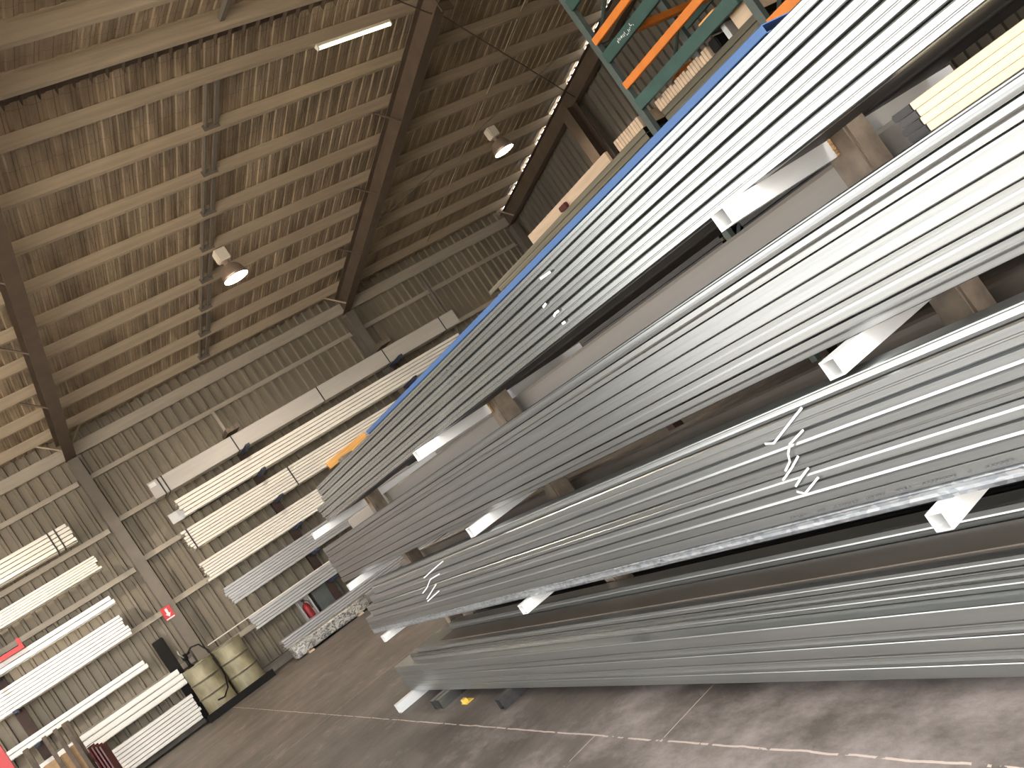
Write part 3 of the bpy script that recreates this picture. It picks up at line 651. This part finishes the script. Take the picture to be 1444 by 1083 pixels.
band(2.47, 2.65, 3.05, 'black strap round the left end of the third right wall bundle'); band(4.62, 2.65, 3.05, 'black strap round the third right wall bundle near the navy arm')
# short pieces sticking out of the second bundle
for k in range(2):
    bar('wall_channel', 'X', 'plain', 0.20, 0.10, 2.36 + 0.07 * k, 4.0, FY + 0.12 + 0.11 * k, 3.25, 'zinc_steel', f'short grey channel end poking out left of the second right wall bundle, {"front" if k == 0 else "rear"} one', 'channel', None)
# timber packer lying in front of the third bundle
o = mesh_obj('timber_plank', bbox(-0.5, 0.5, -0.03, 0.03, 0, 0.15, 0.006), 'orange_timber', loc=(5.78, 16.90, 2.62), rot=(0, math.radians(-7), 0)); tag(o, 'orange timber plank against the third bundle on the far wall', 'plank')
# wrapped bundle on the floor with a tube stack beside it
bm = bmesh.new(); box(bm, 0, 1.55, 0, 0.42, 0.03, 0.25); bmesh.ops.subdivide_edges(bm, edges=bm.edges, cuts=5, use_grid_fill=True)
for v in bm.verts: v.co += Vector((random.uniform(-.012, .012), random.uniform(-.012, .012), random.uniform(-.01, .01)))
tag(mesh_obj('wrapped_bundle', bm, 'stretch_film', loc=(2.72, 16.12, 0), smooth=True), 'film wrapped bundle on the floor in front of the far wall', 'bundle')
for k in range(3):
    bar('wall_channel', 'X', 'plain', 0.06, 0.30, 3.75, 7.6, 16.60, 0.03 + 0.06 * k, 'zinc_steel', f'grey channel on the floor behind the film wrapped bundle, {ordinal(k)} from the bottom', 'channel', 'channels on the floor by the wrapped bundle')
for xx, lb in ((2.95, 'left'), (4.0, 'right')):
    tag(mesh_obj('floor_packer', bbox(-0.05, 0.05, -0.02, 0.95, 0, 0.03), 'raw_timber', loc=(xx, 16.05, 0)), f'timber packer on the floor under the {lb} end of the wrapped bundle', 'packer', 'packers under the wrapped bundle')
tag(mesh_obj('floor_packer', bbox(-0.05, 0.05, -0.02, 0.35, 0, 0.03), 'raw_timber', loc=(7.2, 16.58, 0)), 'timber packer on the floor under the far channels hidden by the rack', 'packer', 'packers under the wrapped bundle')
# loose thin bars on the sixth bundle
bar('thin_bar', 'X', 'plain', 0.02, 0.05, 1.72, 4.6, 17.1, 1.09, 'cream_steel', 'long cream bar lying on the sixth right wall bundle with its end poking out left', 'bar', None)
# fittings on the far wall
t = empty('extinguisher_cabinet', (3.60, 17.62, 0.24), 'white cabinet holding a red extinguisher on the far wall', 'cabinet')
bm = bmesh.new()
for a in ((-0.13, -0.11, -0.10, 0.08, 0, 0.66), (0.11, 0.13, -0.10, 0.08, 0, 0.66), (-0.11, 0.11, 0.06, 0.08, 0, 0.66), (-0.11, 0.11, -0.10, 0.06, 0, 0.16), (-0.11, 0.11, -0.10, 0.06, 0.64, 0.66)): box(bm, *a)
mesh_obj('case', bm, 'white_paint', t)
bm = bmesh.new(); lathe(bm, [(0, 0.16), (0.07, 0.16), (0.075, 0.19), (0.075, 0.38), (0.05, 0.44), (0.02, 0.46), (0, 0.46)], 20); mesh_obj('extinguisher_body', bm, 'red_paint', t, smooth=True)
bm = bmesh.new(); lathe(bm, [(0, 0.46), (0.018, 0.46), (0.018, 0.50), (0.035, 0.505), (0.035, 0.54), (0, 0.545)], 12); tube(bm, [(0.02, -0.02, 0.5), (0.08, -0.05, 0.46), (0.085, -0.05, 0.3)], 0.01, 6); mesh_obj('valve', bm, 'drum_black', t)
t = empty('switch_cabinet', (4.05, 17.6, 0.26), 'dark grey switch cabinet on the far wall beside the extinguisher', 'cabinet')
mesh_obj('case', bbox(-0.26, 0.26, -0.12, 0.10, 0, 0.56, 0.008), 'cabinet_grey', t); mesh_obj('door', bbox(-0.24, 0.24, -0.135, -0.122, 0.03, 0.53, 0.004), 'cabinet_grey', t); mesh_obj('latch', bbox(0.19, 0.21, -0.15, -0.136, 0.25, 0.32), 'white_paint', t)

# drums on a black bund
bd = empty('bund_pallet', (1.68, 17.05, 0), 'black plastic bund pallet under the two oil drums', 'pallet')
bm = bmesh.new(); box(bm, -0.62, 0.66, -0.36, 0.30, 0, 0.09)
for k in range(9): box(bm, -0.58 + k * 0.135, -0.50 + k * 0.135, -0.33, 0.27, 0.09, 0.10)
mesh_obj('deck', bm, 'black_plastic', bd); mesh_obj('front_lip', bbox(-0.62, 0.66, -0.39, -0.362, 0.0, 0.13, 0.006), 'black_plastic', bd)
def drum(x, y, label):
    t = empty('oil_drum', (x, y, 0.10), label, 'drum', 'oil drums')
    pr = [(0, 0.01), (0.262, 0.01), (0.268, 0.0), (0.275, 0.004), (0.275, 0.018), (0.266, 0.024)]
    for zc in (0.29, 0.56): pr += [(0.266, zc - 0.025), (0.276, zc - 0.008), (0.276, zc + 0.008), (0.266, zc + 0.025)]
    pr += [(0.266, 0.832), (0.275, 0.838), (0.275, 0.852), (0.268, 0.856), (0.262, 0.846), (0, 0.846)]
    bm = bmesh.new(); lathe(bm, pr, 40); mesh_obj('shell', bm, 'drum_paint', t)
    for zc in (0.29, 0.56):
        bm = bmesh.new(); lathe(bm, [(0.2735, zc - 0.014), (0.2775, zc - 0.006), (0.2775, zc + 0.006), (0.2735, zc + 0.014)], 40); mesh_obj('rolling_hoop', bm, 'drum_black', t)
    bm = bmesh.new(); lathe(bm, [(0, 0.86), (0.035, 0.86), (0.035, 0.846), (0, 0.846)], 14, (0.15, 0.0)); mesh_obj('bung', bm, 'drum_black', t)
    return t
d1 = drum(1.40, 17.02, 'olive oil drum with the pump and hose, left of the pair')
d2 = drum(1.97, 17.02, 'olive oil drum on the right of the pair with no pump')
p = empty('drum_pump', (1.30, 16.98, 0.946), 'black hand pump with a looping hose on the left drum', 'pump')
bm = bmesh.new(); lathe(bm, [(0, 0), (0.06, 0), (0.06, 0.03), (0.03, 0.05), (0.03, 0.16), (0.05, 0.18), (0.05, 0.26), (0, 0.27)], 16); tube(bm, [(0, 0, 0.22), (0.10, -0.06, 0.25)], 0.02, 8); mesh_obj('pump_body', bm, 'black_plastic', p)
bm = bmesh.new(); tube(bm, [(-0.02, -0.05, 0.22), (-0.06, -0.10, 0.33), (-0.05, -0.11, 0.38)], 0.012, 8); mesh_obj('crank', bm, 'zinc_steel', p)
bm = bmesh.new(); hp = [(0.06, -0.02, 0.24), (0.16, -0.12, 0.30), (0.27, -0.27, 0.27), (0.34, -0.32, 0.10), (0.36, -0.33, -0.15), (0.35, -0.33, -0.42), (0.28, -0.33, -0.62), (0.16, -0.33, -0.72), (0.04, -0.33, -0.70)]
tube(bm, hp, 0.014, 8); mesh_obj('hose', bm, 'black_plastic', p, smooth=True)
tag(mesh_obj('black_board', bbox(-0.10, 0.10, -0.04, 0.04, 0, 1.58, 0.01), 'black_plastic', loc=(1.10, 17.28, 0.10)), 'tall black panel leaning behind the left oil drum', 'panel')

# red steel and stillage at the bottom left corner
t = empty('red_rack_end', (-1.62, 16.0, 0), 'red steel frame at the bottom left corner of the picture', 'frame')
mesh_obj('post', bbox(-0.02, 0.14, -0.06, 0.06, 0, 1.82, 0.006), 'red_paint', t)
mesh_obj('panel', bbox(-0.35, -0.022, -0.015, 0.015, 0.9, 1.70), 'red_paint', t)
t = empty('red_bracket', (-1.5, 16.93, 2.775), 'red steel arm with an upturned end on the white third bundle', 'arm')
mesh_obj('tube', bbox(-0.9, 0.9, -0.04, 0.04, 0, 0.075, 0.004), 'red_paint', t); mesh_obj('stop', bbox(0.86, 0.92, -0.05, 0.05, 0.0, 0.19, 0.004), 'red_paint', t)
t = empty('steel_stillage', (-0.95, 15.6, 0), 'brown steel stillage with upright posts and boxes at the bottom left', 'stillage')
mesh_obj('base_frame', bbox(-0.36, 0.36, -0.30, 0.42, 0.08, 0.155, 0.01), 'rust_brown', t)
for (dx, dy) in ((-0.25, -0.26), (0.01, -0.26), (0.17, -0.26), (0.30, -0.26), (-0.32, 0.38), (0.32, 0.38)):
    mesh_obj('post', bbox(dx - 0.03, dx + 0.03, dy - 0.03, dy + 0.03, 0.0, 1.40, 0.004), 'stillage_brown', t)
for k, (dx, zz, s) in enumerate(((-0.12, 1.03, 0.20), (0.09, 1.02, 0.14), (0.235, 1.05, 0.11))):
    mesh_obj('cardboard_box', bbox(-s / 2, s / 2, 0, 0.45, 0, zz - 0.16, 0.006), 'cardboard', loc=(-0.95 + dx, 15.42, 0.16))
    tag(bpy.data.objects[[o.name for o in bpy.data.objects if o.name.startswith('cardboard_box')][-1]], ['brown cardboard box, leftmost of three in the stillage', 'brown cardboard box, middle one in the stillage', 'brown cardboard box, rightmost of three in the stillage'][k], 'box', 'boxes in the stillage')
for k in range(4):
    o = mesh_obj('red_sheet', bbox(-0.09, 0.09, -0.012, 0.012, 0, 0.90 - 0.03 * k), 'dark_red', loc=(-0.52 + 0.045 * k, 15.45 + 0.0 * k, 0), rot=(0, 0, math.radians(62)))
    tag(o, f'dark red sheet standing beside the stillage, {ordinal(k)} from the left', 'sheet', 'dark red sheets by the stillage')

# ------------------------------------------------------------------ racking behind (orange and green)
pr_ = empty('pallet_racking', (6.0, 5.72, 0), 'tall pallet racking with green posts and orange beams at the top right', 'rack')
X0, X1, YA, YB = 0.0, 1.05, 0.0, -1.52
for xx in (X0, X1):
    for yy in (YA, YB):
        bm = bmesh.new(); 
        extrude(bm, [(0, -0.035), (0.06, -0.035), (0.06, -0.02), (0.015, -0.02), (0.015, 0.02), (0.06, 0.02), (0.06, 0.035), (0, 0.035)], lambda p: (xx + p[0], yy + p[1], 0), lambda p: (xx + p[0], yy + p[1], 5.0))
        mesh_obj('upright', bm, 'frame_green', pr_)
for yy in (YA, YB):
    for k, z in enumerate((0.4, 1.5, 2.6, 3.7, 4.7)):
        bm = bmesh.new(); tube(bm, [(X0 + 0.05, yy, z), (X1 + 0.04, yy, z + (0.0))], 0.02, 6); 
        if k < 4: tube(bm, [(X0 + 0.05, yy, z), (X1 + 0.04, yy, z + 1.0)], 0.02, 6)
        mesh_obj('frame_brace', bm, 'frame_green', pr_)
LV = (0.53, 1.23, 1.83, 2.44, 3.04, 3.55, 4.13)
for z in LV:
    for xx, mname in ((X0 - 0.02, 'green_paint'), (X1 + 0.05, 'green_paint')):
        mesh_obj('beam', bbox(xx - 0.02, xx + 0.03, YB + 0.05, YA - 0.05, z - 0.055, z + 0.02 if z < 3 else z + 0.055, 0.004), mname, pr_)
    for q in (-0.45, -1.05):
        mesh_obj('support_bar', bbox(X0 + 0.012, X1 + 0.028, q - 0.03, q + 0.03, z - 0.04, z + 0.019), 'frame_green' if q != -0.45 else 'orange_paint', pr_)
for z, ya, yb in ((3.245, YB + 0.05, YA - 0.05), (3.73, YB + 0.05, YA - 0.05)):
    mesh_obj('beam', bbox(X0 - 0.04, X0 + 0.01, ya, yb, z - 0.035, z + 0.035, 0.004), 'orange_paint', pr_)
for z in (2.70, 3.1):
    mesh_obj('beam', bbox(X0 - 0.04, X0 + 0.01, YB - 1.6, YB - 0.05, z - 0.04, z + 0.04, 0.004), 'orange_paint', pr_)
# chalk scribble on the upper green beam
bm = bmesh.new(); rnd = random.Random(5)
for k in range(16):
    yy = -0.30 - k * 0.016; a = rnd.uniform(-0.03, 0.0); box(bm, -0.0415, -0.0402, yy, yy + rnd.choice((0.005, 0.011)), 3.55 + a, 3.55 + a + rnd.uniform(0.006, 0.03))
mesh_obj('chalk_scribble', bm, 'strap_white', pr_)
# loads in the racking: dark crates and boards
t2 = mesh_obj('dark_crate', bbox(-0.40, 0.40, -0.6, 0.6, 0, 0.40, 0.01), 'olive_steel', loc=(6.58, 4.95, 4.186)); tag(t2, 'olive crate on the highest level of the pallet racking', 'crate')
for k, (yy, z, lb) in enumerate(((4.62, 3.096, 'lower'), (4.75, 3.606, 'upper'))):
    tag(mesh_obj('orange_board', bbox(0.0, 0.98, -0.10, 0.10, 0, 0.035, 0.003), 'orange_timber', loc=(6.04, yy, z), rot=(0, 0, 0)), f'orange board across the {lb} green beam of the pallet racking', 'board', 'orange boards in the racking')
tag(mesh_obj('cardboard_box', bbox(0, 0.4, 0, 0.20, 0, 0.13, 0.004), 'raw_timber', loc=(6.12, 4.30, 2.883)), 'pale box on the olive lengths at the right end of the racking bay', 'box')
# cantilever stand with olive lengths, boards and offcuts, running on behind the racking
st = empty('olive_stand', (6.5, 8.0, 0), 'dark cantilever stand holding the olive lengths behind the near rack', 'rack')
for yy in (6.2, 8.9):
    mesh_obj('post', bbox(0.15, 0.30, yy - 8 - 0.07, yy - 8 + 0.07, 0, 2.86), 'dark_post', st)
    for z in (0.55, 1.25, 1.85, 2.46):
        mesh_obj('arm', bbox(-0.50, 0.148, yy - 8 - 0.04, yy - 8 + 0.04, z - 0.07, z), 'dark_post', st)
LEVEL = {0.55: 'added shin', 1.25: 'added waist', 1.85: 'added chest', 2.46: 'top'}
for z0, rows in ((0.55, 9), (1.25, 8), (1.85, 8), (2.46, 7)):
    for k in range(rows):
        mm = 'olive_steel' if z0 > 2 else 'dark_steel'  # lower levels are dark loads added to keep the rack gaps dark
        bar('olive_channel', 'Y', 'lip', 0.06, 0.55, 5.83, 9.6 - 0.12 * (k % 3), 6.02, z0 + 0.06 * k, mm, f'dark olive length in the stand past the green post, {LEVEL[z0]} level, {ordinal(k)} row up', 'channel', f'olive lengths in the stand, {LEVEL[z0]} level')
        bar('olive_channel', 'Y', 'lip', 0.06, 0.86, 4.27, 5.60, 6.095, z0 + 0.06 * k, mm, f'dark olive length in the orange pallet racking, {LEVEL[z0]} level, {ordinal(k)} row up', 'channel', f'olive lengths in the racking, {LEVEL[z0]} level')
zt = 2.46 + 0.42
tag(mesh_obj('pale_board', bbox(-0.02, 0.02, 0, 1.82, 0, 0.115, 0.003), 'raw_timber', loc=(6.062, 6.44, zt)), 'long pale board standing on the olive lengths', 'board')
tag(mesh_obj('rubber_block', bbox(-0.05, 0.0, 0, 0.14, 0, 0.06, 0.008), 'dark_red', loc=(6.038, 7.32, zt)), 'dark red rubber block at the foot of the pale board', 'block')
for k in range(10):
    tag(mesh_obj('timber_offcut', bbox(0, 0.5, 0.002, 0.041, 0, 0.115, 0.003), 'raw_timber', loc=(6.04, 5.83 + 0.044 * k, zt)), f'pale timber offcut, {ordinal(k)} from the right in the short row past the green post', 'offcut', 'offcuts past the green post')
for k in range(20):
    hgt = 0.10 - (0.02 if k % 5 == 2 else 0)
    tag(mesh_obj('timber_offcut', bbox(0, 0.5, 0.002, 0.036, 0, hgt, 0.003), 'raw_timber', loc=(6.10, 4.83 + 0.0395 * k, zt)), f'pale timber offcut, {ordinal(k)} from the right in the long row right of the green post', 'offcut', 'offcuts right of the green post')
tag(mesh_obj('black_clamp', bbox(0, 0.30, 0, 0.10, 0, 0.11, 0.01), 'black_plastic', loc=(6.10, 4.70, zt)), 'black clamp at the right end of the long row of offcuts', 'clamp')
tag(mesh_obj('white_block', bbox(0, 0.2, 0, 0.05, 0, 0.13, 0.004), 'zinc_steel', loc=(6.12, 4.575, zt)), 'pale grey block beside the black clamp', 'block')
